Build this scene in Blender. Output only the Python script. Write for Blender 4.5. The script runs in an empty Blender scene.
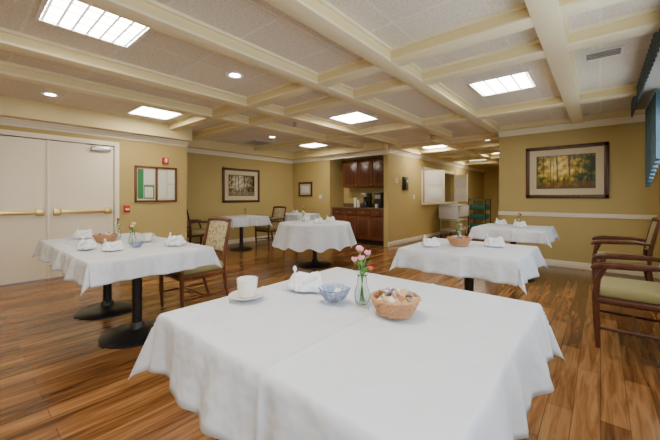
import bpy, bmesh, math, random
from mathutils import Vector, Matrix
random.seed(7)
pi=math.pi
# ---------------------------------------------------------------- materials
def new_mat(name):
    m=bpy.data.materials.new(name); m.use_nodes=True
    nt=m.node_tree; b=nt.nodes['Principled BSDF']
    return m,nt,b
def mat(name,col,rough=0.5,metal=0.0,noise=0.0,nscale=20,bump=0.0,bscale=200,trans=0,ior=1.45,emit=0,spec=None,bdist=0.002):
    m,nt,b=new_mat(name)
    b.inputs['Base Color'].default_value=(*col,1)
    b.inputs['Roughness'].default_value=rough
    b.inputs['Metallic'].default_value=metal
    if spec is not None: b.inputs['Specular IOR Level'].default_value=spec
    if trans: b.inputs['Transmission Weight'].default_value=trans; b.inputs['IOR'].default_value=ior
    if emit:
        b.inputs['Emission Color'].default_value=(*col,1); b.inputs['Emission Strength'].default_value=emit
    tc=nt.nodes.new('ShaderNodeTexCoord')
    if noise:
        n=nt.nodes.new('ShaderNodeTexNoise'); n.inputs['Scale'].default_value=nscale; n.inputs['Detail'].default_value=4
        nt.links.new(tc.outputs['Object'],n.inputs['Vector'])
        mx=nt.nodes.new('ShaderNodeMix'); mx.data_type='RGBA'
        mx.inputs[6].default_value=(*[c*(1-noise) for c in col],1)
        mx.inputs[7].default_value=(*[min(1,c*(1+noise)) for c in col],1)
        nt.links.new(n.outputs['Fac'],mx.inputs[0]); nt.links.new(mx.outputs[2],b.inputs['Base Color'])
    if bump:
        n=nt.nodes.new('ShaderNodeTexNoise'); n.inputs['Scale'].default_value=bscale
        nt.links.new(tc.outputs['Object'],n.inputs['Vector'])
        bp=nt.nodes.new('ShaderNodeBump'); bp.inputs['Strength'].default_value=bump; bp.inputs['Distance'].default_value=bdist
        nt.links.new(n.outputs['Fac'],bp.inputs['Height']); nt.links.new(bp.outputs['Normal'],b.inputs['Normal'])
    return m

def ramp(nt,stops):
    r=nt.nodes.new('ShaderNodeValToRGB')
    cr=r.color_ramp
    while len(cr.elements)<len(stops): cr.elements.new(0.5)
    for e,(p,c) in zip(cr.elements,stops): e.position=p; e.color=(*c,1)
    return r

def wood_mat(name,c1,c2,rough=0.35,axis='z'):
    m,nt,b=new_mat(name); b.inputs['Roughness'].default_value=rough
    tc=nt.nodes.new('ShaderNodeTexCoord'); mp=nt.nodes.new('ShaderNodeMapping')
    mp.inputs['Scale'].default_value={'z':(30,30,2),'x':(2,30,30),'y':(30,2,30)}[axis]
    n=nt.nodes.new('ShaderNodeTexNoise'); n.inputs['Scale'].default_value=1; n.inputs['Detail'].default_value=5
    nt.links.new(tc.outputs['Object'],mp.inputs['Vector']); nt.links.new(mp.outputs['Vector'],n.inputs['Vector'])
    r=ramp(nt,[(0.3,c1),(0.7,c2)])
    nt.links.new(n.outputs['Fac'],r.inputs['Fac']); nt.links.new(r.outputs['Color'],b.inputs['Base Color'])
    return m

def floor_mat():
    m,nt,b=new_mat('wood_plank_floor')
    tc=nt.nodes.new('ShaderNodeTexCoord'); mp=nt.nodes.new('ShaderNodeMapping')
    mp.inputs['Rotation'].default_value=(0,0,pi/2)
    br=nt.nodes.new('ShaderNodeTexBrick'); br.offset=0.37; br.squash=1
    br.inputs['Scale'].default_value=1; br.inputs['Brick Width'].default_value=0.95; br.inputs['Row Height'].default_value=0.12
    br.inputs['Mortar Size'].default_value=0.0012; br.inputs['Mortar Smooth'].default_value=0.3
    br.inputs['Color1'].default_value=(0,0,0,1); br.inputs['Color2'].default_value=(1,1,1,1); br.inputs['Mortar'].default_value=(0.5,0.5,0.5,1)
    nt.links.new(tc.outputs['Object'],mp.inputs['Vector']); nt.links.new(mp.outputs['Vector'],br.inputs['Vector'])
    r=ramp(nt,[(0.0,(0.070,0.027,0.009)),(0.3,(0.150,0.060,0.019)),(0.6,(0.235,0.102,0.034)),(1.0,(0.35,0.175,0.065))])
    # grain
    mp2=nt.nodes.new('ShaderNodeMapping'); mp2.inputs['Scale'].default_value=(28,2.2,1)
    n=nt.nodes.new('ShaderNodeTexNoise'); n.inputs['Scale'].default_value=1.0; n.inputs['Detail'].default_value=7; n.inputs['Distortion'].default_value=0.9
    nt.links.new(tc.outputs['Object'],mp2.inputs['Vector']); nt.links.new(mp2.outputs['Vector'],n.inputs['Vector'])
    ad=nt.nodes.new('ShaderNodeMath'); ad.operation='MULTIPLY_ADD'; ad.inputs[1].default_value=1.9; ad.inputs[2].default_value=-0.95
    nt.links.new(n.outputs['Fac'],ad.inputs[0])
    sc=nt.nodes.new('ShaderNodeMath'); sc.operation='MULTIPLY'; sc.inputs[1].default_value=0.60
    sep=nt.nodes.new('ShaderNodeSeparateColor'); nt.links.new(br.outputs['Color'],sep.inputs[0]); nt.links.new(sep.outputs[0],sc.inputs[0])
    a2=nt.nodes.new('ShaderNodeMath'); a2.operation='ADD'; a2.use_clamp=True
    a3=nt.nodes.new('ShaderNodeMath'); a3.operation='ADD'; a3.inputs[1].default_value=0.22
    nt.links.new(sc.outputs[0],a2.inputs[0]); nt.links.new(ad.outputs[0],a3.inputs[0]); nt.links.new(a3.outputs[0],a2.inputs[1])
    nt.links.new(a2.outputs[0],r.inputs['Fac'])
    mx=nt.nodes.new('ShaderNodeMix'); mx.data_type='RGBA'; mx.inputs[7].default_value=(0.04,0.016,0.007,1)
    nt.links.new(br.outputs['Fac'],mx.inputs[0]); nt.links.new(r.outputs['Color'],mx.inputs[6])
    nt.links.new(mx.outputs[2],b.inputs['Base Color'])
    b.inputs['Roughness'].default_value=0.2
    bp=nt.nodes.new('ShaderNodeBump'); bp.inputs['Strength'].default_value=0.1; bp.inputs['Distance'].default_value=0.002
    nt.links.new(n.outputs['Fac'],bp.inputs['Height']); nt.links.new(bp.outputs['Normal'],b.inputs['Normal'])
    return m

def ceiling_mat():
    m,nt,b=new_mat('acoustic_ceiling_tile')
    tc=nt.nodes.new('ShaderNodeTexCoord'); mp=nt.nodes.new('ShaderNodeMapping')
    mp.inputs['Location'].default_value=(0.0,0.24,0)
    br=nt.nodes.new('ShaderNodeTexBrick'); br.offset=0; br.squash=1
    br.inputs['Scale'].default_value=1; br.inputs['Brick Width'].default_value=0.6; br.inputs['Row Height'].default_value=0.6
    br.inputs['Mortar Size'].default_value=0.010; br.inputs['Mortar Smooth'].default_value=0.1
    br.inputs['Color1'].default_value=(0.80,0.745,0.62,1); br.inputs['Color2'].default_value=(0.86,0.80,0.68,1)
    br.inputs['Mortar'].default_value=(0.90,0.86,0.76,1)
    nt.links.new(tc.outputs['Object'],mp.inputs['Vector']); nt.links.new(mp.outputs['Vector'],br.inputs['Vector'])
    n=nt.nodes.new('ShaderNodeTexNoise'); n.inputs['Scale'].default_value=60; n.inputs['Detail'].default_value=3
    nt.links.new(tc.outputs['Object'],n.inputs['Vector'])
    r=ramp(nt,[(0.35,(0.82,0.82,0.82)),(0.6,(1,1,1))]); nt.links.new(n.outputs['Fac'],r.inputs['Fac'])
    mx=nt.nodes.new('ShaderNodeMix'); mx.data_type='RGBA'; mx.blend_type='MULTIPLY'; mx.inputs[0].default_value=1
    nt.links.new(br.outputs['Color'],mx.inputs[6]); nt.links.new(r.outputs['Color'],mx.inputs[7])
    nt.links.new(mx.outputs[2],b.inputs['Base Color']); b.inputs['Roughness'].default_value=0.9
    return m

def panel_light_mat(name='fluorescent_lens',strength=38):
    m,nt,b=new_mat(name)
    tc=nt.nodes.new('ShaderNodeTexCoord'); mp=nt.nodes.new('ShaderNodeMapping')
    mp.inputs['Location'].default_value=(0.27,0.27,0)
    br=nt.nodes.new('ShaderNodeTexBrick'); br.offset=0
    br.inputs['Scale'].default_value=1; br.inputs['Brick Width'].default_value=0.135; br.inputs['Row Height'].default_value=0.09
    br.inputs['Mortar Size'].default_value=0.009
    br.inputs['Color1'].default_value=(1,1,1,1); br.inputs['Color2'].default_value=(0.8,0.8,0.8,1); br.inputs['Mortar'].default_value=(0.02,0.02,0.02,1)
    nt.links.new(tc.outputs['Object'],mp.inputs['Vector']); nt.links.new(mp.outputs['Vector'],br.inputs['Vector'])
    ml=nt.nodes.new('ShaderNodeMath'); ml.operation='MULTIPLY'; ml.inputs[1].default_value=strength
    sep=nt.nodes.new('ShaderNodeSeparateColor'); nt.links.new(br.outputs['Color'],sep.inputs[0]); nt.links.new(sep.outputs[0],ml.inputs[0])
    b.inputs['Base Color'].default_value=(0.8,0.85,0.9,1)
    b.inputs['Emission Color'].default_value=(1.0,0.91,0.75,1)
    nt.links.new(ml.outputs[0],b.inputs['Emission Strength'])
    return m

def forest_mat(name,warm=True):
    m,nt,b=new_mat(name)
    tc=nt.nodes.new('ShaderNodeTexCoord')
    sep=nt.nodes.new('ShaderNodeSeparateXYZ'); nt.links.new(tc.outputs['Object'],sep.inputs[0])
    n=nt.nodes.new('ShaderNodeTexNoise'); n.inputs['Scale'].default_value=14; n.inputs['Detail'].default_value=8
    nt.links.new(tc.outputs['Object'],n.inputs['Vector'])
    if warm: r=ramp(nt,[(0.3,(0.010,0.035,0.008)),(0.47,(0.05,0.09,0.01)),(0.62,(0.48,0.28,0.02)),(0.85,(0.95,0.75,0.25))])
    else: r=ramp(nt,[(0.3,(0.05,0.035,0.02)),(0.5,(0.20,0.15,0.09)),(0.65,(0.45,0.38,0.26)),(0.85,(0.75,0.70,0.55))])
    g=nt.nodes.new('ShaderNodeTexGradient'); g.gradient_type='SPHERICAL'
    mp=nt.nodes.new('ShaderNodeMapping'); mp.inputs['Location'].default_value=(0.2,0,-0.15); mp.inputs['Scale'].default_value=(2.2,1,2.6)
    nt.links.new(tc.outputs['Object'],mp.inputs['Vector']); nt.links.new(mp.outputs['Vector'],g.inputs['Vector'])
    a=nt.nodes.new('ShaderNodeMath'); a.operation='MULTIPLY_ADD'; a.inputs[1].default_value=0.45
    nt.links.new(g.outputs['Fac'],a.inputs[0])
    s=nt.nodes.new('ShaderNodeMath'); s.operation='ADD'; s.inputs[1].default_value=-0.10
    nt.links.new(n.outputs['Fac'],s.inputs[0]); nt.links.new(s.outputs[0],a.inputs[2])
    nt.links.new(a.outputs[0],r.inputs['Fac'])
    cx=nt.nodes.new('ShaderNodeCombineXYZ'); nt.links.new(sep.outputs[0],cx.inputs[0])
    mz=nt.nodes.new('ShaderNodeMath'); mz.operation='MULTIPLY'; mz.inputs[1].default_value=0.06
    nt.links.new(sep.outputs[2],mz.inputs[0]); nt.links.new(mz.outputs[0],cx.inputs[2])
    n2=nt.nodes.new('ShaderNodeTexNoise'); n2.inputs['Scale'].default_value=24; n2.inputs['Detail'].default_value=1
    nt.links.new(cx.outputs[0],n2.inputs['Vector'])
    r2=ramp(nt,[(0.57,(0,0,0)),(0.60,(.85,.85,.85))]); nt.links.new(n2.outputs['Fac'],r2.inputs['Fac'])
    mx=nt.nodes.new('ShaderNodeMix'); mx.data_type='RGBA'; mx.inputs[7].default_value=(0.03,0.018,0.01,1)
    nt.links.new(r2.outputs['Color'],mx.inputs[0]); nt.links.new(r.outputs['Color'],mx.inputs[6])
    gt=nt.nodes.new('ShaderNodeMath'); gt.operation='LESS_THAN'; gt.inputs[1].default_value=-0.16
    nt.links.new(sep.outputs[2],gt.inputs[0])
    mx2=nt.nodes.new('ShaderNodeMix'); mx2.data_type='RGBA'; mx2.inputs[7].default_value=(0.20,0.09,0.02,1) if warm else (0.3,0.25,0.18,1)
    hf=nt.nodes.new('ShaderNodeMath'); hf.operation='MULTIPLY'; hf.inputs[1].default_value=0.6
    nt.links.new(gt.outputs[0],hf.inputs[0]); nt.links.new(hf.outputs[0],mx2.inputs[0]); nt.links.new(mx.outputs[2],mx2.inputs[6])
    nt.links.new(mx2.outputs[2],b.inputs['Base Color']); b.inputs['Roughness'].default_value=0.25
    return m

def fabric_pattern(name,c1,c2,sc=28):
    m,nt,b=new_mat(name)
    tc=nt.nodes.new('ShaderNodeTexCoord')
    v=nt.nodes.new('ShaderNodeTexVoronoi'); v.inputs['Scale'].default_value=sc
    nt.links.new(tc.outputs['Object'],v.inputs['Vector'])
    r=ramp(nt,[(0.3,c1),(0.55,c2)]); nt.links.new(v.outputs['Distance'],r.inputs['Fac'])
    nt.links.new(r.outputs['Color'],b.inputs['Base Color']); b.inputs['Roughness'].default_value=0.9
    return m

M={}
M['wall']=mat('olive_wall_paint',(0.50,0.385,0.145),0.7,noise=0.04,nscale=2,bump=0.1,bscale=150)
M['wall2']=mat('cream_wall_paint',(0.72,0.68,0.55),0.75,noise=0.03,nscale=2)
M['trim']=mat('cream_trim_paint',(0.86,0.80,0.64),0.45,noise=0.02)
M['beam']=mat('beam_paint',(0.76,0.64,0.34),0.6,noise=0.03,nscale=2)
M['beamtrim']=mat('beam_trim_paint',(0.84,0.75,0.49),0.5,noise=0.02)
M['door']=mat('door_paint',(0.88,0.80,0.63),0.4,noise=0.02,nscale=3)
M['floor']=floor_mat(); M['ceil']=ceiling_mat(); M['lens']=panel_light_mat()
M['cloth']=mat('white_linen',(0.64,0.67,0.735),0.9,noise=0.02,nscale=6,bump=0.6,bscale=9,bdist=0.03)
M['napkin']=mat('napkin_linen',(0.82,0.83,0.86),0.9,bump=0.2,bscale=300)
M['black']=mat('black_cast_iron',(0.012,0.012,0.013),0.35,noise=0.2,nscale=50)
M['blackp']=mat('black_plastic',(0.02,0.02,0.022),0.3)
M['cherry']=wood_mat('cherry_wood',(0.10,0.03,0.012),(0.21,0.07,0.028),0.3)
M['cherryd']=wood_mat('dark_cherry_wood',(0.06,0.019,0.010),(0.13,0.042,0.02),0.3)
M['green']=mat('olive_upholstery',(0.30,0.26,0.11),0.85,noise=0.12,nscale=60,bump=0.2)
M['pattern']=fabric_pattern('patterned_upholstery',(0.30,0.24,0.11),(0.55,0.48,0.30))
M['brass']=mat('brass',(0.75,0.55,0.2),0.3,1.0)
M['steel']=mat('steel',(0.6,0.6,0.6),0.3,1.0)
M['white']=mat('white_ceramic',(0.85,0.83,0.76),0.15)
M['whitep']=mat('white_plastic',(0.8,0.8,0.78),0.4)
M['red']=mat('red_plastic',(0.6,0.02,0.02),0.4)
M['glass']=mat('clear_glass',(0.90,0.97,0.93),0.02,trans=1.0,ior=1.3)
M['bglass']=mat('blue_glass',(0.72,0.80,0.97),0.03,trans=0.92,ior=1.2)
M['stem']=mat('flower_stem',(0.10,0.28,0.06),0.6)
M['pink']=mat('pink_petals',(0.85,0.35,0.42),0.7,noise=0.3,nscale=120)
M['rpink']=mat('red_petals',(0.75,0.05,0.10),0.7,noise=0.3,nscale=120)
M['yellow']=mat('yellow_petals',(0.85,0.75,0.35),0.7,noise=0.2,nscale=120)
M['wicker']=mat('wicker',(0.50,0.26,0.13),0.7,noise=0.35,nscale=90)
M['mat']=mat('picture_mat',(0.66,0.57,0.38),0.8)
M['frame']=wood_mat('picture_frame_wood',(0.05,0.018,0.01),(0.13,0.05,0.022),0.3)
M['forest']=forest_mat('forest_painting',True); M['sepia']=forest_mat('sepia_painting',False)
M['curtain']=mat('blue_curtain',(0.075,0.14,0.18),0.85,noise=0.4,nscale=10)
M['valance']=mat('dark_valance_fabric',(0.07,0.10,0.12),0.85,noise=0.35,nscale=14)
M['teal']=mat('teal_plastic',(0.02,0.16,0.13),0.5)
M['cork']=mat('notice_paper',(0.75,0.75,0.68),0.8,noise=0.08,nscale=20)
M['ngreen']=mat('notice_green',(0.04,0.22,0.08),0.7)
M['counter']=mat('laminate_counter',(0.16,0.09,0.05),0.3,noise=0.3,nscale=60)
M['pk1']=mat('packet_blue',(0.20,0.28,0.55),0.5); M['pk2']=mat('packet_brown',(0.35,0.14,0.06),0.5)
M['pk3']=mat('packet_cream',(0.8,0.72,0.55),0.5); M['pk4']=mat('packet_tan',(0.55,0.38,0.2),0.5)
M['lamp']=mat('downlight_lens',(1.0,0.95,0.85),0.5,emit=60)
M['grille']=mat('vent_grey',(0.35,0.34,0.31),0.6)
M['day']=mat('window_daylight_blind',(0.8,0.9,1.0),0.8,emit=1.5)

# ---------------------------------------------------------------- builder
class B:
    def __init__(s,name): s.name=name; s.v=[]; s.f=[]; s.m=[]; s.mats=[]
    def mi(s,m):
        if m not in s.mats: s.mats.append(m)
        return s.mats.index(m)
    def add(s,vs,fs,m):
        o=len(s.v); s.v+= [tuple(v) for v in vs]; k=s.mi(m)
        for f in fs: s.f.append([i+o for i in f]); s.m.append(k)
    def box(s,c,size,m,bev=0,rot=None,seg=2):
        bm=bmesh.new(); bmesh.ops.create_cube(bm,size=1)
        bmesh.ops.scale(bm,vec=size,verts=bm.verts)
        if bev: bmesh.ops.bevel(bm,geom=list(bm.edges),offset=min(bev,min(size)*0.49),segments=seg,profile=0.5,affect='EDGES')
        R=Matrix.Identity(3)
        if rot:
            from mathutils import Euler
            R=Euler(rot).to_matrix()
        bm.verts.index_update()
        vs=[R@v.co+Vector(c) for v in bm.verts]; fs=[[v.index for v in f.verts] for f in bm.faces]
        s.add(vs,fs,m); bm.free()
    def b2(s,x0,x1,y0,y1,z0,z1,m,bev=0):
        s.box(((x0+x1)/2,(y0+y1)/2,(z0+z1)/2),(abs(x1-x0),abs(y1-y0),abs(z1-z0)),m,bev)
    def lathe(s,prof,c,m,seg=32,wave=None):
        vs=[];fs=[];n=len(prof)
        for j in range(seg):
            a=2*pi*j/seg
            for (r,z) in prof: vs.append((c[0]+r*math.cos(a),c[1]+r*math.sin(a),c[2]+z))
        for j in range(seg):
            k=(j+1)%seg
            for i in range(n-1): fs.append([j*n+i,k*n+i,k*n+i+1,j*n+i+1])
        s.add(vs,fs,m)
    def tube(s,pts,r,m,seg=8,closed=False,flat=1.0):
        pts=[Vector(p) for p in pts]; n=len(pts)
        rr=r if isinstance(r,(list,tuple)) else [r]*n
        vs=[];fs=[]; up=None
        for i,p in enumerate(pts):
            if closed: t=(pts[(i+1)%n]-pts[i-1]).normalized()
            else: t=(pts[min(i+1,n-1)]-pts[max(i-1,0)]).normalized()
            if up is None:
                up=Vector((1,0,0)) if abs(t.x)<0.9 else Vector((0,0,1))
            a=(up-t*up.dot(t)).normalized(); up=a; b=t.cross(a)
            for j in range(seg):
                q=2*pi*(j+0.5)/seg
                vs.append(p+a*math.cos(q)*rr[i]+b*math.sin(q)*rr[i]*flat)
        L=n if closed else n-1
        for i in range(L):
            k=(i+1)%n
            for j in range(seg): fs.append([i*seg+j,i*seg+(j+1)%seg,k*seg+(j+1)%seg,k*seg+j])
        if not closed: fs.append(list(range(seg))[::-1]); fs.append([(n-1)*seg+j for j in range(seg)])
        s.add(vs,fs,m)
    def ball(s,c,r,m,ruf=0.0,seg=14,sq=1.0):
        vs=[];fs=[];n=8
        for i in range(n+1):
            th=pi*i/n
            for j in range(seg):
                ph=2*pi*j/seg; R=r*(1+ruf*(random.random()-0.5)*2)
                vs.append((c[0]+R*math.sin(th)*math.cos(ph),c[1]+R*math.sin(th)*math.sin(ph),c[2]+R*math.cos(th)*sq))
        for i in range(n):
            for j in range(seg): fs.append([i*seg+j,(i+1)*seg+j,(i+1)*seg+(j+1)%seg,i*seg+(j+1)%seg])
        s.add(vs,fs,m)
    def grid(s,us,vv,fn,m):
        vs=[fn(u,v) for u in us for v in vv]; n=len(vv); fs=[]
        for i in range(len(us)-1):
            for j in range(n-1): fs.append([i*n+j,(i+1)*n+j,(i+1)*n+j+1,i*n+j+1])
        s.add(vs,fs,m)
    def build(s,loc=(0,0,0),rz=0,sharp=35,parent=None,scale=1):
        me=bpy.data.meshes.new(s.name); me.from_pydata(s.v,[],s.f)
        for m in s.mats: me.materials.append(M[m])
        me.polygons.foreach_set('material_index',s.m)
        me.polygons.foreach_set('use_smooth',[True]*len(s.f))
        bm=bmesh.new(); bm.from_mesh(me); bmesh.ops.recalc_face_normals(bm,faces=bm.faces); bm.to_mesh(me); bm.free()
        me.update()
        try: me.set_sharp_from_angle(angle=math.radians(sharp))
        except Exception: pass
        ob=bpy.data.objects.new(s.name,me); bpy.context.scene.collection.objects.link(ob)
        ob.location=loc; ob.rotation_euler=(0,0,rz); ob.scale=(scale,)*3
        if parent: ob.parent=parent
        return ob

H=1.2; CZ=2.52; BZ=2.41
XL=-6.15; XP=-7.2; YB=6.76; XK=-3.89; XR=-1.48; XW=0.66; YN=-3.2; YF=15.0; T=0.12
# ---------------------------------------------------------------- room shell
b=B('floor'); b.b2(-8,1,YN-0.2,YF+0.2,-0.1,0,'floor'); b.build()
b=B('ceiling'); b.b2(-8,1,YN-0.2,YF+0.2,CZ,CZ+0.1,'ceil'); b.build()
# door wall
DY0,DY1=0.08,1.74
b=B('wall_left')
b.b2(XL-T,XL,YN,DY0,0,CZ,'wall'); b.b2(XL-T,XL,DY1,2.96,0,CZ,'wall'); b.b2(XL-T,XL,DY0,DY1,2.04,CZ,'wall')
b.b2(XP-T,XL-T,2.84,2.96,0,CZ,'wall'); b.build()
b=B('wall_left_far'); b.b2(XP-T,XP,2.96,YB+0.8,0,CZ,'wall'); b.build()
b=B('wall_back')
b.b2(XP,-5.72,YB,YB+T,0,CZ,'wall'); b.b2(-5.84,-5.72,YB+T,7.4,0,CZ,'wall'); b.b2(-5.84,XK-T,7.4,7.52,0,CZ,'wall')
b.b2(-5.72,XK-T,YB,YB+T,2.30,CZ,'wall'); b.build()
# corridor wall with pass-through opening
PY0,PY1,PZ0,PZ1=8.7,11.3,1.03,1.98
b=B('wall_corridor')
b.b2(XK-T,XK,YB,PY0,0,CZ,'wall'); b.b2(XK-T,XK,PY1,YF,0,CZ,'wall')
b.b2(XK-T,XK,PY0,PY1,0,PZ0,'wall'); b.b2(XK-T,XK,PY0,PY1,PZ1,CZ,'wall'); b.build()
b=B('wall_right_back'); b.b2(XR,XW+T,YB,YB+T,0,CZ,'wall'); b.b2(XR,XR+T,YB+T,YF,0,CZ,'wall'); b.build()
b=B('wall_far'); b.b2(-8,XR+T,YF,YF+T,0,CZ,'wall'); b.build()
b=B('wall_kitchen'); b.b2(-7.3,-7.18,7.6,YF,0,CZ,'wall2'); b.build()
b=B('wall_near'); b.b2(-8,XW+T,YN-T,YN,0,CZ,'wall'); b.build()
WINS=[(-1.2,0.6),(1.4,3.2),(4.0,5.8)]; WZ0,WZ1=0.95,2.2
b=B('wall_window')
ys=[YN]+[y for w in WINS for y in w]+[YB+T]
for i in range(0,len(ys),2): b.b2(XW,XW+T,ys[i],ys[i+1],0,CZ,'wall')
for w in WINS:
    b.b2(XW,XW+T,w[0],w[1],0,WZ0,'wall'); b.b2(XW,XW+T,w[0],w[1],WZ1,CZ,'wall')
b.build()
for i,w in enumerate(WINS):
    b=B('window_%d'%(i+1)); y0,y1=w; f=0.05
    b.b2(XW+0.03,XW+0.09,y0,y0+f,WZ0,WZ1,'trim'); b.b2(XW+0.03,XW+0.09,y1-f,y1,WZ0,WZ1,'trim')
    b.b2(XW+0.03,XW+0.09,y0,y1,WZ0,WZ0+f,'trim'); b.b2(XW+0.03,XW+0.09,y0,y1,WZ1-f,WZ1,'trim')
    b.b2(XW+0.03,XW+0.09,(y0+y1)/2-.025,(y0+y1)/2+.025,WZ0,WZ1,'trim')
    b.b2(XW-0.03,XW-0.001,y0-.04,y1+.04,WZ0-.04,WZ0,'trim')
    b.b2(XW+0.09,XW+0.10,y0+f,y1-f,WZ0+f,WZ1-f,'day')
    b.build()
# baseboards, chair rail, crown
def strip(name,segs,m='trim'):
    b=B(name)
    for s_ in segs: b.b2(*s_,m,0.004)
    return b.build()
bh=0.11
strip('baseboard_left',[(XL,XL+.015,YN,DY0-.07,0,bh),(XL,XL+.015,DY1+.07,2.96,0,bh)])
strip('baseboard_left_far',[(XP,XP+.015,2.97,YB,0,bh)])
strip('baseboard_back',[(XP+.02,-5.72,YB-.015,YB,0,bh)])
strip('baseboard_corridor',[(XK,XK+.015,YB,YF,0,bh)])
strip('baseboard_right_back',[(XR,XW,YB-.015,YB,0,bh)])
strip('baseboard_window',[(XW-.015,XW,YN,YB-.02,0,bh)])
strip('trim_1',[(XR-.01,XW-.02,YB-.025,YB,0.86,0.93),(XR-.01,XW-.02,YB-.035,YB,0.915,0.93)])
# perimeter soffit beams (with crown below)
b=B('trim_2')
def soffit(x0,x1,y0,y1,nx,ny,z=BZ):
    b.b2(x0,x1,y0,y1,z,CZ+.002,'beam')
def crown(p0,p1,nrm,z):
    for d,z0,z1 in ((0.02,z-.10,z-.06),(0.045,z-.06,z-.025),(0.07,z-.025,z-.001)):
        x0,x1=sorted((p0[0],p1[0]+0 if nrm[0]==0 else p0[0]+nrm[0]*d)); y0,y1=sorted((p0[1],p1[1] if nrm[1]==0 else p0[1]+nrm[1]*d))
        b.b2(x0,x1,y0,y1,z0,z1,'trim')
soffit(XL,XL+.22,YN,2.96,1,0,2.27); crown((XL,YN),(XL,2.96),(1,0),2.27)
soffit(XP,XP+.25,2.96,YB,1,0,2.32); crown((XP,2.96),(XP,YB),(1,0),2.32)
soffit(XP+.25,XK,YB-.22,YB,0,-1,2.33); crown((XP,YB),(XK,YB),(0,-1),2.33)
crown((XK,YB),(XK,YF),(1,0),2.36)
b.b2(XK,XK+.12,YB,YF,2.36,CZ+.002,'beam')
soffit(XR,XW,YB-.16,YB,0,-1,2.44); crown((XR,YB),(XW,YB),(0,-1),2.44)
b.build()
# coffer beams
def beam_y(x,y0,y1,w=.14):
    b.b2(x-w/2,x+w/2,y0,y1,BZ,CZ+.004,'beam')
    b.b2(x-w/2-.022,x+w/2+.022,y0,y1,CZ-.025,CZ+.003,'beamtrim')
    b.b2(x-w/2-.008,x+w/2+.008,y0,y1,BZ-.006,BZ+.016,'beamtrim',0.003)
def beam_x(y,x0,x1,w=.14):
    b.b2(x0,x1,y-w/2,y+w/2,BZ+.004,CZ+.004,'beam')
    b.b2(x0,x1,y-w/2-.022,y+w/2+.022,CZ-.026,CZ+.003,'beamtrim')
    b.b2(x0,x1,y-w/2-.008,y+w/2+.008,BZ-.003,BZ+.017,'beamtrim',0.003)
b=B('ceiling_coffer_beams')
for x in (-0.28,-1.5,-2.38,-3.65,-4.52): beam_y(x,YN,YB-.16)
for y in (-1.4,2.6,3.25,5.2): beam_x(y,XL+.2 if y<2.9 else XP+.2,XW)
for y in (7.3,8.4,9.6,11.0,12.5): beam_x(y,XK+.1,XR)
beam_y(-2.7,YB-.2,YF)
b.build()
# light panels
def panel(x,y,w=.62):
    b=B('fluorescent_ceiling_light'); h=w/2
    b.b2(-h,h,-h,-h+.025,-.02,0,'whitep'); b.b2(-h,h,h-.025,h,-.02,0,'whitep')
    b.b2(-h,-h+.025,-h+.025,h-.025,-.02,0,'whitep'); b.b2(h-.025,h,-h+.025,h-.025,-.02,0,'whitep')
    b.b2(-h+.025,h-.025,-h+.025,h-.025,-.012,-.002,'lens')
    b.build((x,y,CZ-.001))
for x,y in ((-2.86,.70),(-.85,.70),(-5.3,2.05),(-3.12,4.3),(-.87,4.15),(-5.55,5.85),(-2.2,10.3),(-3.3,8.0),(-3.3,11.7),(-5.4,-1.8),(-3.0,-2.0),(-.9,-2.0),(-5.5,9.5),(-5.5,12)): panel(x,y)  # panels behind the camera and the extra corridor pair are added for brightness
def downlight(x,y):
    b=B('recessed_downlight'); b.lathe([(.055,-.004),(.085,-.012),(.09,0)],(0,0,0),'whitep',24)
    b.lathe([(0,-.003),(.056,-.003)],(0,0,0),'lamp',24); b.build((x,y,CZ-.001))
for x,y in ((-3.02,1.98),(-5.4,.82),(-.98,5.6),(-5.5,4.55),(-3.07,5.45),(-2.0,8.0)): downlight(x,y)
b=B('ceiling_vent')
b.b2(-.28,.28,-.28,.28,-.012,0,'whitep')
for i in range(9): b.box((0,-.22+i*.055,-.016),(.5,.03,.006),'grille',rot=(.4,0,0))
b.build((-6.3,5.2-.45,CZ-.001))
b=B('ceiling_vent')
b.b2(-.14,.14,-.1,.1,-.012,0,'whitep')
for i in range(4): b.box((0,-.06+i*.04,-.016),(.24,.02,.006),'grille',rot=(.4,0,0))
b.build((.02,3.85,CZ-.001))
b=B('ceiling_sprinkler'); b.lathe([(0,0),(.04,0),(.035,-.02),(.012,-.03),(.012,-.07),(.03,-.075),(.03,-.085),(0,-.085)],(0,0,0),'steel',16); b.build((-4.1,3.9,CZ-.001))

# ---------------------------------------------------------------- doors
for i,(y0,y1) in enumerate(((DY0+.005,.905),(.915,DY1-.005))):
    b=B('door_%d'%(i+1))
    b.b2(XL-.05,XL-.005,y0,y1,0.012,2.03,'door',0.004)
    b.build()
    p=B('door_push_bar'); 
    yy0,yy1=y0+.05,y1-.04; x=XL
    p.b2(x-.004,x+.045,yy0,yy0+.09,.93,1.03,'brass',.008); p.b2(x-.004,x+.045,yy1-.09,yy1,.93,1.03,'brass',.008)
    p.b2(x+.012,x+.05,yy0+.09,yy1-.09,.955,1.005,'brass',.008); p.b2(x-.004,x+.012,yy0+.09,yy1-.09,.95,1.01,'brass')
    p.build()
b=B('door_closer'); b.box((XL+.028,1.55,1.97),(.055,.26,.06),'steel',.008)
b.tube([(XL+.05,1.48,2.0),(XL+.12,1.3,2.02),(XL+.02,1.2,2.03)],.008,'steel'); b.build()
b=B('trim_3')
b.b2(XL-T,XL+.02,DY1,DY1+.07,0,2.11,'trim',.004); b.b2(XL-T,XL+.02,DY0-.07,DY0,0,2.11,'trim',.004); b.b2(XL-T,XL+.02,DY0,DY1,2.04,2.11,'trim',.004)
b.b2(XL-.005,XL+.012,.895,.925,0.01,2.035,'trim',.003)
b.build()
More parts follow.
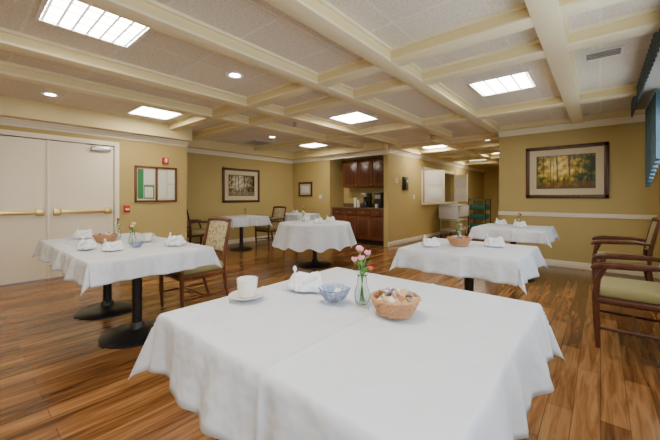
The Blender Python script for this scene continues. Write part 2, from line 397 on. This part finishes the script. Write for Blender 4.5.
# ---------------------------------------------------------------- wall pieces
def picture(name,w,h,fw,mw,pm,loc,rz,fm='frame'):
    b=B(name)
    b.b2(-w/2,w/2,-.035,-.002,h/2-fw,h/2,fm,.006); b.b2(-w/2,w/2,-.035,-.002,-h/2,-h/2+fw,fm,.006)
    b.b2(-w/2,-w/2+fw,-.035,-.002,-h/2,h/2,fm,.006); b.b2(w/2-fw,w/2,-.035,-.002,-h/2,h/2,fm,.006)
    b.b2(-w/2+fw,w/2-fw,-.018,-.002,-h/2+fw,h/2-fw,'mat')
    q=fw+mw
    b.b2(-w/2+q-.012,w/2-q+.012,-.021,-.018,-h/2+q-.012,h/2-q+.012,'frame')
    b.b2(-w/2+q,w/2-q,-.023,-.021,-h/2+q,h/2-q,pm)
    return b.build(loc,rz)
picture('framed_forest_picture',1.14,.90,.06,.115,'forest',(-.465,YB,1.63),0)
picture('framed_landscape_picture',1.13,.88,.06,.12,'sepia',(XP,4.92,1.50),pi/2)
picture('small_framed_picture',.55,.42,.05,.05,'cork',(-6.65,YB,1.43),0)
b=B('bulletin_board'); w,h=.72,.64
b.b2(-w/2,w/2,-.03,-.002,h/2-.035,h/2,'cherry',.004); b.b2(-w/2,w/2,-.03,-.002,-h/2,-h/2+.035,'cherry',.004)
for x in (-w/2,w/2-.035,-.02): b.b2(x,x+.035,-.03,-.002,-h/2,h/2,'cherry',.004)
b.b2(-w/2+.035,w/2-.035,-.01,-.002,-h/2+.035,h/2-.035,'mat')
b.b2(-.31,-.22,-.013,-.01,-.26,.26,'ngreen'); b.b2(-.21,-.04,-.013,-.01,.0,.26,'cork'); b.b2(-.21,-.04,-.013,-.01,-.26,-.02,'ngreen'); b.b2(-.20,-.06,-.015,-.013,-.24,-.05,'cork')
b.b2(.03,.17,-.013,-.01,-.25,.25,'cork'); b.b2(.19,.31,-.013,-.01,.02,.26,'cork'); b.b2(.19,.31,-.013,-.01,-.26,-.0,'cork')
b.build((XL,2.4,1.43),pi/2)
b=B('fire_alarm_pull'); b.box((0,-.022,0),(.09,.04,.12),'red',.006); b.box((0,-.045,-.01),(.06,.012,.025),'whitep',.003); b.build((XL,1.92,1.0),pi/2)
b=B('fire_alarm_strobe'); b.box((0,-.022,0),(.10,.04,.12),'red',.006); b.box((0,-.045,0.01),(.04,.02,.07),'whitep',.004); b.build((XL,2.55,1.86),pi/2)
b=B('wall_phone'); b.box((0,-.03,0),(.26,.055,.34),'blackp',.01); b.box((-.06,-.07,0),(.055,.03,.24),'blackp',.012); b.box((.04,-.06,.06),(.10,.006,.07),'grille'); b.build((XK,7.6,1.55),pi/2)
b=B('thermostat'); b.box((0,-.015,0),(.11,.028,.11),'whitep',.006); b.box((0,-.03,.015),(.06,.004,.03),'grille'); b.build((XK,7.15,1.6),pi/2)
b=B('light_switch_plate'); b.box((0,-.006,0),(.12,.01,.12),'whitep',.003); b.box((-.025,-.012,0),(.02,.008,.04),'whitep',.002); b.box((.025,-.012,0),(.02,.008,.04),'whitep',.002); b.build((-6.05,YB,1.2),0)
b=B('light_switch_plate'); b.box((0,-.006,0),(.08,.01,.12),'whitep',.003); b.box((0,-.012,0),(.02,.008,.04),'whitep',.002); b.build((XK,8.15,1.2),pi/2)
# pass-through trim and shutters
b=B('trim_4')
b.b2(XK,XK+.03,PY0-.08,PY0,PZ0-.06,PZ1+.08,'trim',.004); b.b2(XK,XK+.03,PY1,PY1+.08,PZ0-.06,PZ1+.08,'trim',.004)
b.b2(XK,XK+.03,PY0-.08,PY1+.08,PZ1,PZ1+.08,'trim',.004); b.b2(XK-T,XK+.10,PY0-.08,PY1+.08,PZ0-.05,PZ0,'trim',.004)
b.build()
def shutter(loc,rz,w=.55):
    b=B('folding_shutter'); h=PZ1-PZ0-.04
    b.b2(0,w,-.02,.02,0,h,'trim',.004); b.b2(.07,w-.07,-.028,.028,.08,h/2-.04,'whitep',.006); b.b2(.07,w-.07,-.028,.028,h/2+.04,h-.08,'whitep',.006)
    b.build(loc,rz)
shutter((XK+.035,PY0+.05,PZ0+.015),.35); shutter((XK+.035,PY1-.05,PZ0+.015),-.45)
shutter((XK-.06,PY0+.7,PZ0+.015),pi/2,.6)
# ---------------------------------------------------------------- kitchenette
b=B('base_cabinet'); x0,x1=-5.71,XK-T-.01; yf=6.83
b.b2(x0,x1,yf+.03,7.39,.10,.88,'cherryd'); b.b2(x0,x1,yf+.08,7.39,0,.10,'black')
n=4; w=(x1-x0)/n
for i in range(n):
    xa=x0+i*w+.01; xb=x0+(i+1)*w-.01
    b.b2(xa,xb,yf+.005,yf+.03,.72,.87,'cherry',.005); b.b2(xa,xb,yf+.005,yf+.03,.12,.70,'cherry',.005)
    b.b2(xa+.06,xb-.06,yf-.002,yf+.005,.19,.63,'cherryd',.003)
    b.tube([((xa+xb)/2-.04,yf-.015,.80),((xa+xb)/2+.04,yf-.015,.80)],.005,'steel')
b.b2(x0,x1,yf-.02,7.39,.88,.92,'counter',.006); b.b2(x0,x1,7.37,7.39,.92,1.02,'counter')
b.build()
b=B('upper_cabinet'); xa0=-5.5
b.b2(xa0,x1,7.08,7.395,1.46,2.16,'cherryd'); n=3; w=(x1-xa0)/n
for i in range(n):
    xa=xa0+i*w+.008; xb=xa0+(i+1)*w-.008
    b.b2(xa,xb,7.055,7.08,1.47,2.15,'cherry',.005); b.b2(xa+.07,xb-.07,7.048,7.055,1.55,2.07,'cherryd',.003)
    b.ball((xb-.03,7.04,1.53),.012,'steel')
b.b2(xa0-.02,x1,7.03,7.395,2.16,2.2,'cherry',.006)
b.build()
b=B('coffee_maker'); b.box((0,.06,.19),(.2,.12,.38),'blackp',.012); b.box((0,-.02,.33),(.2,.26,.10),'steel',.012); b.box((0,-.02,.015),(.2,.26,.03),'blackp',.008)
b.lathe([(0,.03),(.06,.03),(.075,.09),(.06,.15),(.045,.17),(0,.17)],(0,-.05,0),'blackp',20); b.tube([(.07,-.06,.14),(.12,-.08,.13),(.115,-.08,.07),(.07,-.06,.06)],.008,'blackp')
b.build((-4.75,7.12,.92))
b=B('coffee_maker'); b.box((0,0,.2),(.22,.24,.4),'blackp',.02); b.box((0,-.125,.28),(.16,.01,.1),'steel',.004); b.lathe([(0,0),(.04,0),(.045,.1),(0,.1)],(0,-.16,.0),'whitep',16); b.build((-4.35,7.15,.92))
b=B('paper_cup_stack'); b.lathe([(0,0),(.035,0),(.045,.26),(0,.26)],(0,0,0),'white',16); b.lathe([(0,0),(.035,0),(.045,.2),(0,.2)],(.11,0,0),'white',16); b.build((-5.1,7.1,.92))

# ---------------------------------------------------------------- tables
def pedestal(b,x,y,r=.28,top=.715):
    b.lathe([(0,0),(r,0),(r,.012),(r*.93,.026),(r*.55,.042),(r*.22,.062),(.055,.09),(.04,.11),(.04,top-.06),(.12,top-.02),(.2,top),(0,top)],(x,y,0),'black',36)
    for a in (0,pi/2):
        b.box((x,y,top-.012),(.5,.05,.02),'black',rot=(0,0,a))
def lin(a,b_,n): return [a+(b_-a)*i/n for i in range(n+1)]
def clothfn(a,c,drop,seed=0,flare=.12,amp=.018):
    rnd=random.Random(seed); ph=[rnd.random()*6.28 for _ in range(8)]
    ka=rnd.uniform(10,13); kb=rnd.uniform(24,30)
    fx,fy=(.16*a,-.1*c)
    def crease(t): return .005*math.exp(-abs(t)/.008)
    def hangcrease(t): return .013*math.exp(-abs(t)/.016)
    def wave(s_,k,p,q):
        # rounded outward folds separated by narrower valleys
        w=math.sin(s_*ka+p)+.7*math.sin(s_*kb+q)+.35*math.sin(s_*kb*1.9+p*2)
        return amp*k*w
    def fn(u,v):
        du=max(abs(u)-a,0); dv=max(abs(v)-c,0); su=1 if u>0 else -1; sv=1 if v>0 else -1
        z=.752
        if du==0 and dv==0:
            sag=.0009*math.sin(9*u+ph[0])*math.sin(8*v+ph[1])
            return (u,v,z+crease(u-fx)+crease(v-fy)+sag+.0009)
        def wu(v,k): return wave(v,k,ph[2]*su,ph[3])+hangcrease(v-fy)*min(1,k*3)
        def wv_(u,k): return wave(u,k,ph[4]*sv,ph[5])+hangcrease(u-fx)*min(1,k*3)
        if dv==0:
            wv=wu(v,du/drop); e=.012*(1-math.exp(-du/.012))
            return (su*(a+e+flare*du+max(wv,-.9*flare*du)),v,z-max(du-.004,0)*.985)
        if du==0:
            wv=wv_(u,dv/drop); e=.012*(1-math.exp(-dv/.012))
            return (u,sv*(c+e+flare*dv+max(wv,-.9*flare*dv)),z-max(dv-.004,0)*.985)
        r=math.hypot(du,dv); phi=math.atan2(dv,du); k=math.sin(2*phi)
        e=.012*(1-math.exp(-r/.012))
        off=e+r*(flare+.20*k**2)
        off-=r*.20*math.sin(4*phi)**2
        eu=max(wu(sv*c,r/drop),-.9*flare*r); ev=max(wv_(su*a,r/drop),-.9*flare*r)
        x=a+off*math.cos(phi)+eu*math.cos(phi)**4; y=c+off*math.sin(phi)+ev*math.sin(phi)**4
        return (su*x,sv*y,z-max(r-.004,0)*(.985-.12*k))
    return fn
def cloth(name,cx,cy,a,c,drop,seed=0,flare=.17):
    b=B(name); d=[drop*t for t in (0,.01,.025,.05,.09,.15,.22,.3,.4,.5,.6,.7,.8,.9,1)]
    def co(h,n): return [-h-t for t in d[::-1]]+lin(-h,h,n)[1:-1]+[h+t for t in d]
    b.grid(co(a,200),co(c,200),clothfn(a,c,drop,seed,flare),'cloth')
    ob=b.build((cx,cy,0),sharp=80)
    so=ob.modifiers.new('thickness','SOLIDIFY'); so.thickness=.0015; so.offset=1
    return ob
def table(cx,cy,a,c,bases,clothd,seed,r=.28,cl=True):
    b=B('dining_table'); b.box((0,0,.732),(2*a-.01,2*c-.01,.03),'cherry',.006)
    for x,y in bases: pedestal(b,x,y,r)
    b.build((cx,cy,0))
    if cl: cloth('white_tablecloth',cx,cy,a,c,clothd,seed)
TZ=.7625
table(-.74,1.052,.54,.533,[(0,0)],.205,1)
b=B('dining_table'); b.box((-.45,0,.732),(.88,.89,.03),'cherry',.006); b.box((.45,0,.732),(.88,.89,.03),'cherry',.006)
pedestal(b,-.45,.02); pedestal(b,.45,0); b.build((-3.55,1.05,0)); cloth('white_tablecloth',-3.55,1.05,.90,.45,.16,2)
table(-.895,2.98,.455,.43,[(0,0)],.17,3)
table(-1.0,5.45,.45,.45,[(0,0)],.17,4)
table(-6.3,4.3,.40,.45,[(0,0)],.2,5,r=.25)
table(-6.25,6.0,.45,.4,[(0,0)],.2,6,r=.25)
# round table
b=B('round_dining_table'); b.lathe([(0,.717),(.6,.717),(.61,.73),(.6,.745),(0,.745)],(0,0,0),'cherry',48); pedestal(b,0,0,.3); b.build((-3.85,4.14,0))
b=B('round_tablecloth')
vs=[];fs=[];rs=[0.0001,.15,.3,.45,.6,.612,.618]+[.618+t for t in (.02,.05,.09,.14,.19,.24,.29,.34,.38)]
NS=144
for i,r in enumerate(rs):
    for j in range(NS):
        a=2*pi*j/NS; d=max(r-.615,0)
        z=.752-d; R=min(r,.618)
        if r>.6 and d==0: z-=.002*(i-4)
        k=d/.38
        R+= .05*k + .075*k*(.5+.5*math.sin(13*a+.6*math.sin(3*a)))
        z+= .03*k*math.sin(13*a+1)*k
        vs.append((R*math.cos(a),R*math.sin(a),z))
for i in range(len(rs)-1):
    for j in range(NS): fs.append([i*NS+j,(i+1)*NS+j,(i+1)*NS+(j+1)%NS,i*NS+(j+1)%NS])
b.add(vs,fs,'cloth'); b.build((-3.85,4.14,0),sharp=80)

# ---------------------------------------------------------------- chairs
def chair(loc,rz,arms=True,wood='cherry',back='pattern',seat='green',name='dining_chair'):
    b=B(name if not arms else 'dining_armchair')
    for sx in (-1,1):
        x=.245*sx
        if arms:
            b.tube([(x,-.235,0),(x,-.245,.2),(x,-.25,.42),(x*1.04,-.235,.55),(x*1.08,-.19,.655)],[.016,.021,.024,.02,.018],wood,8)
        else:
            b.tube([(x,-.235,0),(x,-.245,.2),(x,-.25,.44)],[.016,.021,.025],wood,8)
        b.tube([(x*.95,.31,0),(x*.95,.25,.2),(x*.95,.225,.42),(x*.95,.24,.60),(x*.93,.275,.78),(x*.92,.315,.95)],[.017,.021,.024,.022,.019,.016],wood,8)
        b.tube([(x,-.24,.38),(x*.95,.235,.38)],.026,wood,8)
        b.tube([(x,-.24,.16),(x*.95,.26,.16)],.012,wood,8)
        if arms:
            b.tube([(x*.95,.25,.66),(x*1.04,.12,.675),(x*1.1,-.04,.67),(x*1.1,-.17,.665),(x*1.08,-.25,.65),(x*1.07,-.275,.63)],[.018,.02,.026,.028,.024,.014],wood,8)
    b.tube([(-.245,-.25,.38),(.245,-.25,.38)],.026,wood,8)
    b.tube([(-.235,.23,.38),(.235,.23,.38)],.024,wood,8)
    b.tube([(-.24,.0,.16),(.24,.0,.16)],.011,wood,8)
    b.box((0,-.01,.445),(.50,.49,.09),seat,.035,seg=4)
    def rail(z,y,r): b.tube([(-.225,y,z),(-.11,y+.018,z+.012),(0,y+.024,z+.016),(.11,y+.018,z+.012),(.225,y,z)],r,wood,8)
    rail(.93,.31,.024); rail(.56,.235,.016)
    b.box((0,.28,.75),(.385,.045,.33),back,.02,rot=(-.21,0,0),seg=3)
    return b.build(loc,rz)
chair((-3.43,1.73,0),0,arms=False)
chair((-6.75,3.45,0),pi*1.0,wood='cherryd')
chair((-6.25,5.1,0),0,wood='cherryd')
chair((.22,3.58,0),-pi/2,wood='cherryd',back='green')
chair((.19,5.3,0),-pi/2,wood='cherryd',back='green')

# ---------------------------------------------------------------- tabletop things
def napkin(loc,rz=0,s=1.0):
    b=B('folded_napkin')
    N=14
    for sg,hh in ((-1,1.0),(1,.8)):
        def fn(u,v,sg=sg,hh=hh):
            w=.055*(1-u**1.6)+.006
            a=v*1.35
            return (sg*(.018+.028*u+.012*math.sin(3*v))+w*math.sin(a)*.8, -w*math.cos(a)*.55+.02*u+.006*math.sin(9*v)*(1-u), .004+hh*.088*u-.03*u*abs(v))
        b.grid(lin(0,1,10),lin(-1,1,N),fn,'napkin')
    b.box((0,.015,.016),(.13,.085,.028),'napkin',.013,seg=3); b.box((.0,.03,.038),(.10,.05,.034),'napkin',.015,rot=(.3,.15,0),seg=3)
    b.box((.02,.0,.045),(.07,.04,.03),'napkin',.014,rot=(.2,-.5,.4),seg=3)
    ob=b.build(loc,rz,scale=s,sharp=60)
    so=ob.modifiers.new('thickness','SOLIDIFY'); so.thickness=.0015
def basket(loc,r=.085,h=.055,s=1.0):
    b=B('wicker_basket'); r0=r*.72
    b.lathe([(0,.003),(r0,.003),(r*.97,h)],(0,0,0),'wicker',36)
    for k in range(7):
        t=k/6; R=r0+(r-r0)*t; z=.005+h*t
        pts=[((R+.0025*math.cos(18*a+pi*k))*math.cos(a),(R+.0025*math.cos(18*a+pi*k))*math.sin(a),z) for a in [2*pi*i/108 for i in range(108)]]
        b.tube(pts,.0045 if k<6 else .0065,'wicker',6,closed=True)
    for i in range(18):
        a=2*pi*i/18; b.tube([(r0*math.cos(a),r0*math.sin(a),.003),(r*math.cos(a),r*math.sin(a),h)],.0035,'wicker',5)
    for i in range(50):
        a=random.random()*6.28; q=(random.random()**.5)*r*.72; z=h*.68+.024*random.random()+(1-q/r)*.016
        b.box((q*math.cos(a),q*math.sin(a),z),(.040,.026,.005),random.choice(['pk1','pk2','pk3','pk4','pk4','pk2']),.0015,rot=(random.uniform(-.9,.9),random.uniform(-.9,.9),random.random()*3))
    b.build(loc,scale=s)
def flower(b,p,r,m):
    b.ball((p[0],p[1],p[2]),r*.8,m,.22,18,.7)
    for i in range(14):
        a=random.random()*6.28; e=random.uniform(.1,.9); d=Vector((math.cos(a)*math.cos(e),math.sin(a)*math.cos(e),math.sin(e)))
        b.box(Vector(p)+d*r*.75,(r*.6,r*.6,r*.08),m,.0,rot=(random.uniform(-1.2,1.2),random.uniform(-1.2,1.2),a))
    b.lathe([(.002,-r*1.5),(r*.3,-r*1.0),(r*.45,-r*.3)],p,'stem',10)
def vase(loc,flowers,h=.12,s=1.0):
    b=B('flower_vase')
    b.lathe([(0,.002),(.026,.002),(.031,.02),(.031,.05),(.020,.085),(.018,h-.01),(.026,h),(.0235,h-.001),(.0155,h-.012),(.0175,.085),(.0275,.05),(.027,.02),(.022,.008),(0,.008)],(0,0,0),'glass',28)
    for (p,r,m) in flowers:
        q=Vector(p); b.tube([(-q.x*.25,-q.y*.25,.012),(q.x*.1,q.y*.1,h*.9),(q.x*.55,q.y*.55,(h+q.z)*.55),(q.x,q.y,q.z-r)],.0022,'stem',6)
        flower(b,p,r,m)
    for i in range(9):
        a=i*.9+.3; z0=h*.9+.05*(i%4)/4
        b.grid(lin(0,1,6),[-1,0,1],lambda u,v,a=a,z0=z0:( (.04*u)*math.cos(a)-v*.005*math.sin(pi*u**.8)*math.sin(a),(.04*u)*math.sin(a)+v*.005*math.sin(pi*u**.8)*math.cos(a),z0+.05*u-.025*u*u+abs(v)*.002),'stem')
    b.build(loc,scale=s)
def cup(loc,rz=0,s=1.0):
    b=B('coffee_cup_and_saucer')
    b.lathe([(0,.002),(.035,.002),(.04,.005),(.07,.016),(.072,.018),(.07,.019),(.04,.009),(.03,.007),(0,.007)],(0,0,0),'white',40)
    b.lathe([(0,.009),(.026,.009),(.030,.014),(.038,.04),(.0415,.08),(.0395,.081),(.036,.042),(.028,.018),(0,.016)],(0,0,0),'white',36)
    b.tube([(.037,0,.068),(.055,0,.072),(.066,0,.058),(.062,0,.04),(.048,0,.028),(.034,0,.026)],.0045,'white',8)
    b.build(loc,rz,scale=s)
def bowl(loc,s=1.0):
    b=B('glass_sugar_bowl')
    b.lathe([(0,.002),(.03,.002),(.034,.006),(.05,.025),(.064,.052),(.068,.055),(.0655,.057),(.058,.05),(.045,.027),(.028,.011),(0,.009)],(0,0,0),'bglass',32)
    for i in range(16):
        a=2*pi*i/16; b.tube([(.034*math.cos(a),.034*math.sin(a),.008),(.051*math.cos(a),.051*math.sin(a),.026),(.064*math.cos(a),.064*math.sin(a),.05)],.003,'bglass',5)
    for i in range(10):
        a=i*2.4; q=.006*i**.6
        b.box((q*math.cos(a)*1.6,q*math.sin(a)*1.6,.022+.002*i),(.04,.022,.003),random.choice(['pk3','pk1','whitep']),.001,rot=(random.uniform(-.5,.5),random.uniform(-.5,.5),a))
    b.build(loc,scale=s)
cup((-1.165,.825,TZ),2.2,1.08)
napkin((-1.06,1.07,TZ),.5,1.2)
bowl((-.855,1.04,TZ))
vase((-.745,1.085,TZ),[((-.018,.01,.222),.017,'pink'),((.004,-.012,.190),.015,'pink'),((-.030,-.01,.180),.014,'pink'),((.016,.018,.208),.014,'pink'),((.036,.01,.150),.010,'rpink')],h=.125)
basket((-.592,1.08,TZ),.088,.055)
# left table
napkin((-4.2,.9,TZ),.9,1.3); basket((-3.72,.98,TZ),.10,.06,1.0); napkin((-2.95,1.3,TZ),.4,1.3); napkin((-3.3,.72,TZ),.2,1.2)
napkin((-3.05,.85,TZ),1.2,1.1)
vase((-3.3,1.08,TZ),[((0,.01,.19),.02,'yellow'),((.025,-.01,.17),.018,'yellow'),((-.02,-.01,.16),.018,'rpink')])
cup((-3.42,1.25,TZ),1); bowl((-3.1,1.05,TZ),.8); vase((-3.95,1.15,TZ),[((0.02,0,.2),.018,'rpink'),((-.02,0.01,.18),.014,'stem')])
# right table
basket((-.98,2.98,TZ),.10,.06); napkin((-.72,3.1,TZ),.3,1.2); napkin((-1.15,2.75,TZ),.9,1.1)
vase((-1.05,3.17,TZ),[((0,0,.19),.018,'stem'),((.02,.01,.17),.016,'pink')])
# back right
napkin((-.9,5.35,TZ),.3,1.2); napkin((-1.2,5.6,TZ),.5,1.2); vase((-.95,5.6,TZ),[((0,0,.19),.02,'pink'),((.02,.01,.17),.018,'rpink')])
# round table
napkin((-3.6,3.95,TZ),.3,1.2); napkin((-4.15,4.2,TZ),.3,1.2); vase((-4.0,4.0,TZ),[((0,0,.18),.022,'yellow'),((.025,.01,.16),.02,'yellow')]); napkin((-3.75,4.45,TZ),1,1.2)
napkin((-6.3,6.0,TZ),1,1.2); vase((-6.3,4.4,TZ),[((0,0,.18),.018,'pink')]); vase((-6.05,6.05,TZ),[((0,0,.18),.02,'yellow')])

# ---------------------------------------------------------------- corridor carts
b=B('serving_cart')
for x in (-.25,.25):
    for y in (-.4,.4): b.tube([(x,y,.06),(x,y,.9)],.014,'steel'); b.tube([(x-.012,y,.035),(x+.012,y,.035)],.034,'blackp',14)
for z in (.2,.5,.88): b.b2(-.27,.27,-.43,.43,z,z+.02,'whitep',.006)
b.box((0,0,.93),(.6,.92,.05),'cloth',.015); b.b2(-.30,-.285,-.46,.46,.62,.94,'cloth'); b.b2(.285,.30,-.46,.46,.62,.94,'cloth'); b.b2(-.3,.3,-.46,-.445,.55,.94,'cloth')
b.build((-3.45,10.0,0))
b=B('dish_rack_cart')
for x in (-.25,.25):
    for y in (-.3,.3): b.tube([(x,y,.06),(x,y,1.15)],.014,'blackp'); b.tube([(x-.012,y,.035),(x+.012,y,.035)],.034,'blackp',14)
for z in (.2,.5,.8): b.b2(-.26,.26,-.32,.32,z,z+.02,'blackp'); b.b2(-.22,.22,-.28,.28,z+.02,z+.16,'teal',.01)
b.b2(-.26,.26,-.32,.32,1.1,1.13,'teal')
b.build((-2.95,10.9,0))
b=B('door_3'); b.b2(-2.9,-2.0,YF-.05,YF-.005,0.01,2.05,'cherryd',.005); b.b2(-2.98,-2.9,YF-.06,YF-.002,0,2.12,'trim'); b.b2(-2.0,-1.92,YF-.06,YF-.002,0,2.12,'trim'); b.b2(-2.9,-2.0,YF-.06,YF-.002,2.06,2.12,'trim'); b.ball((-2.8,YF-.08,1.0),.03,'brass'); b.build()

# ---------------------------------------------------------------- window dressing
b=B('window_cornice_valance')
b.b2(XW-.32,XW-.005,3.0,6.1,2.40,2.42,'grille')
b.grid(lin(3.0,6.1,360),lin(2.30,2.50,4),lambda u,v:(XW-.33+.010*math.sin(u*55),u,v),'valance')
b.build()
b=B('window_curtain_panel')
b.grid(lin(5.0,6.1,160),lin(0,1,14),lambda u,v:(XW-.17+.025*math.sin(u*45),u,2.38-v*(.75+.30*((u-5.0)/1.1))),'curtain')
b.build()
b=B('window_curtain_panel')
b.grid(lin(2.9,3.4,60),lin(1.25,2.34,12),lambda u,v:(XW-.16+.03*math.sin(u*70),u+.1*(2.34-v)*(3.1-u),v),'curtain')
b.build()

# ---------------------------------------------------------------- light
def area(name,loc,rot,sx,sy,e,col):
    L=bpy.data.lights.new(name,'AREA'); L.shape='RECTANGLE'; L.size=sx; L.size_y=sy; L.energy=e; L.color=col
    o=bpy.data.objects.new(name,L); o.location=loc; o.rotation_euler=rot; bpy.context.scene.collection.objects.link(o)
for i,w in enumerate(WINS):
    area('window_daylight_%d'%i,(XW-.04,(w[0]+w[1])/2,(WZ0+WZ1)/2),(0,pi/2,0),WZ1-WZ0-.1,w[1]-w[0]-.1,(34,24,12)[i],(0.78,0.88,1.0))
w=bpy.data.worlds.new('world'); bpy.context.scene.world=w; w.use_nodes=True
w.node_tree.nodes['Background'].inputs[0].default_value=(.8,.9,1,1); w.node_tree.nodes['Background'].inputs[1].default_value=.6
# ---------------------------------------------------------------- camera
c=bpy.data.cameras.new('camera'); c.sensor_width=36; c.lens=320/660*36; c.shift_y=-23/660; c.clip_start=.05
co=bpy.data.objects.new('camera',c); co.location=(0,0,H); co.rotation_euler=(pi/2,0,math.radians(40.2))
bpy.context.scene.collection.objects.link(co); bpy.context.scene.camera=co
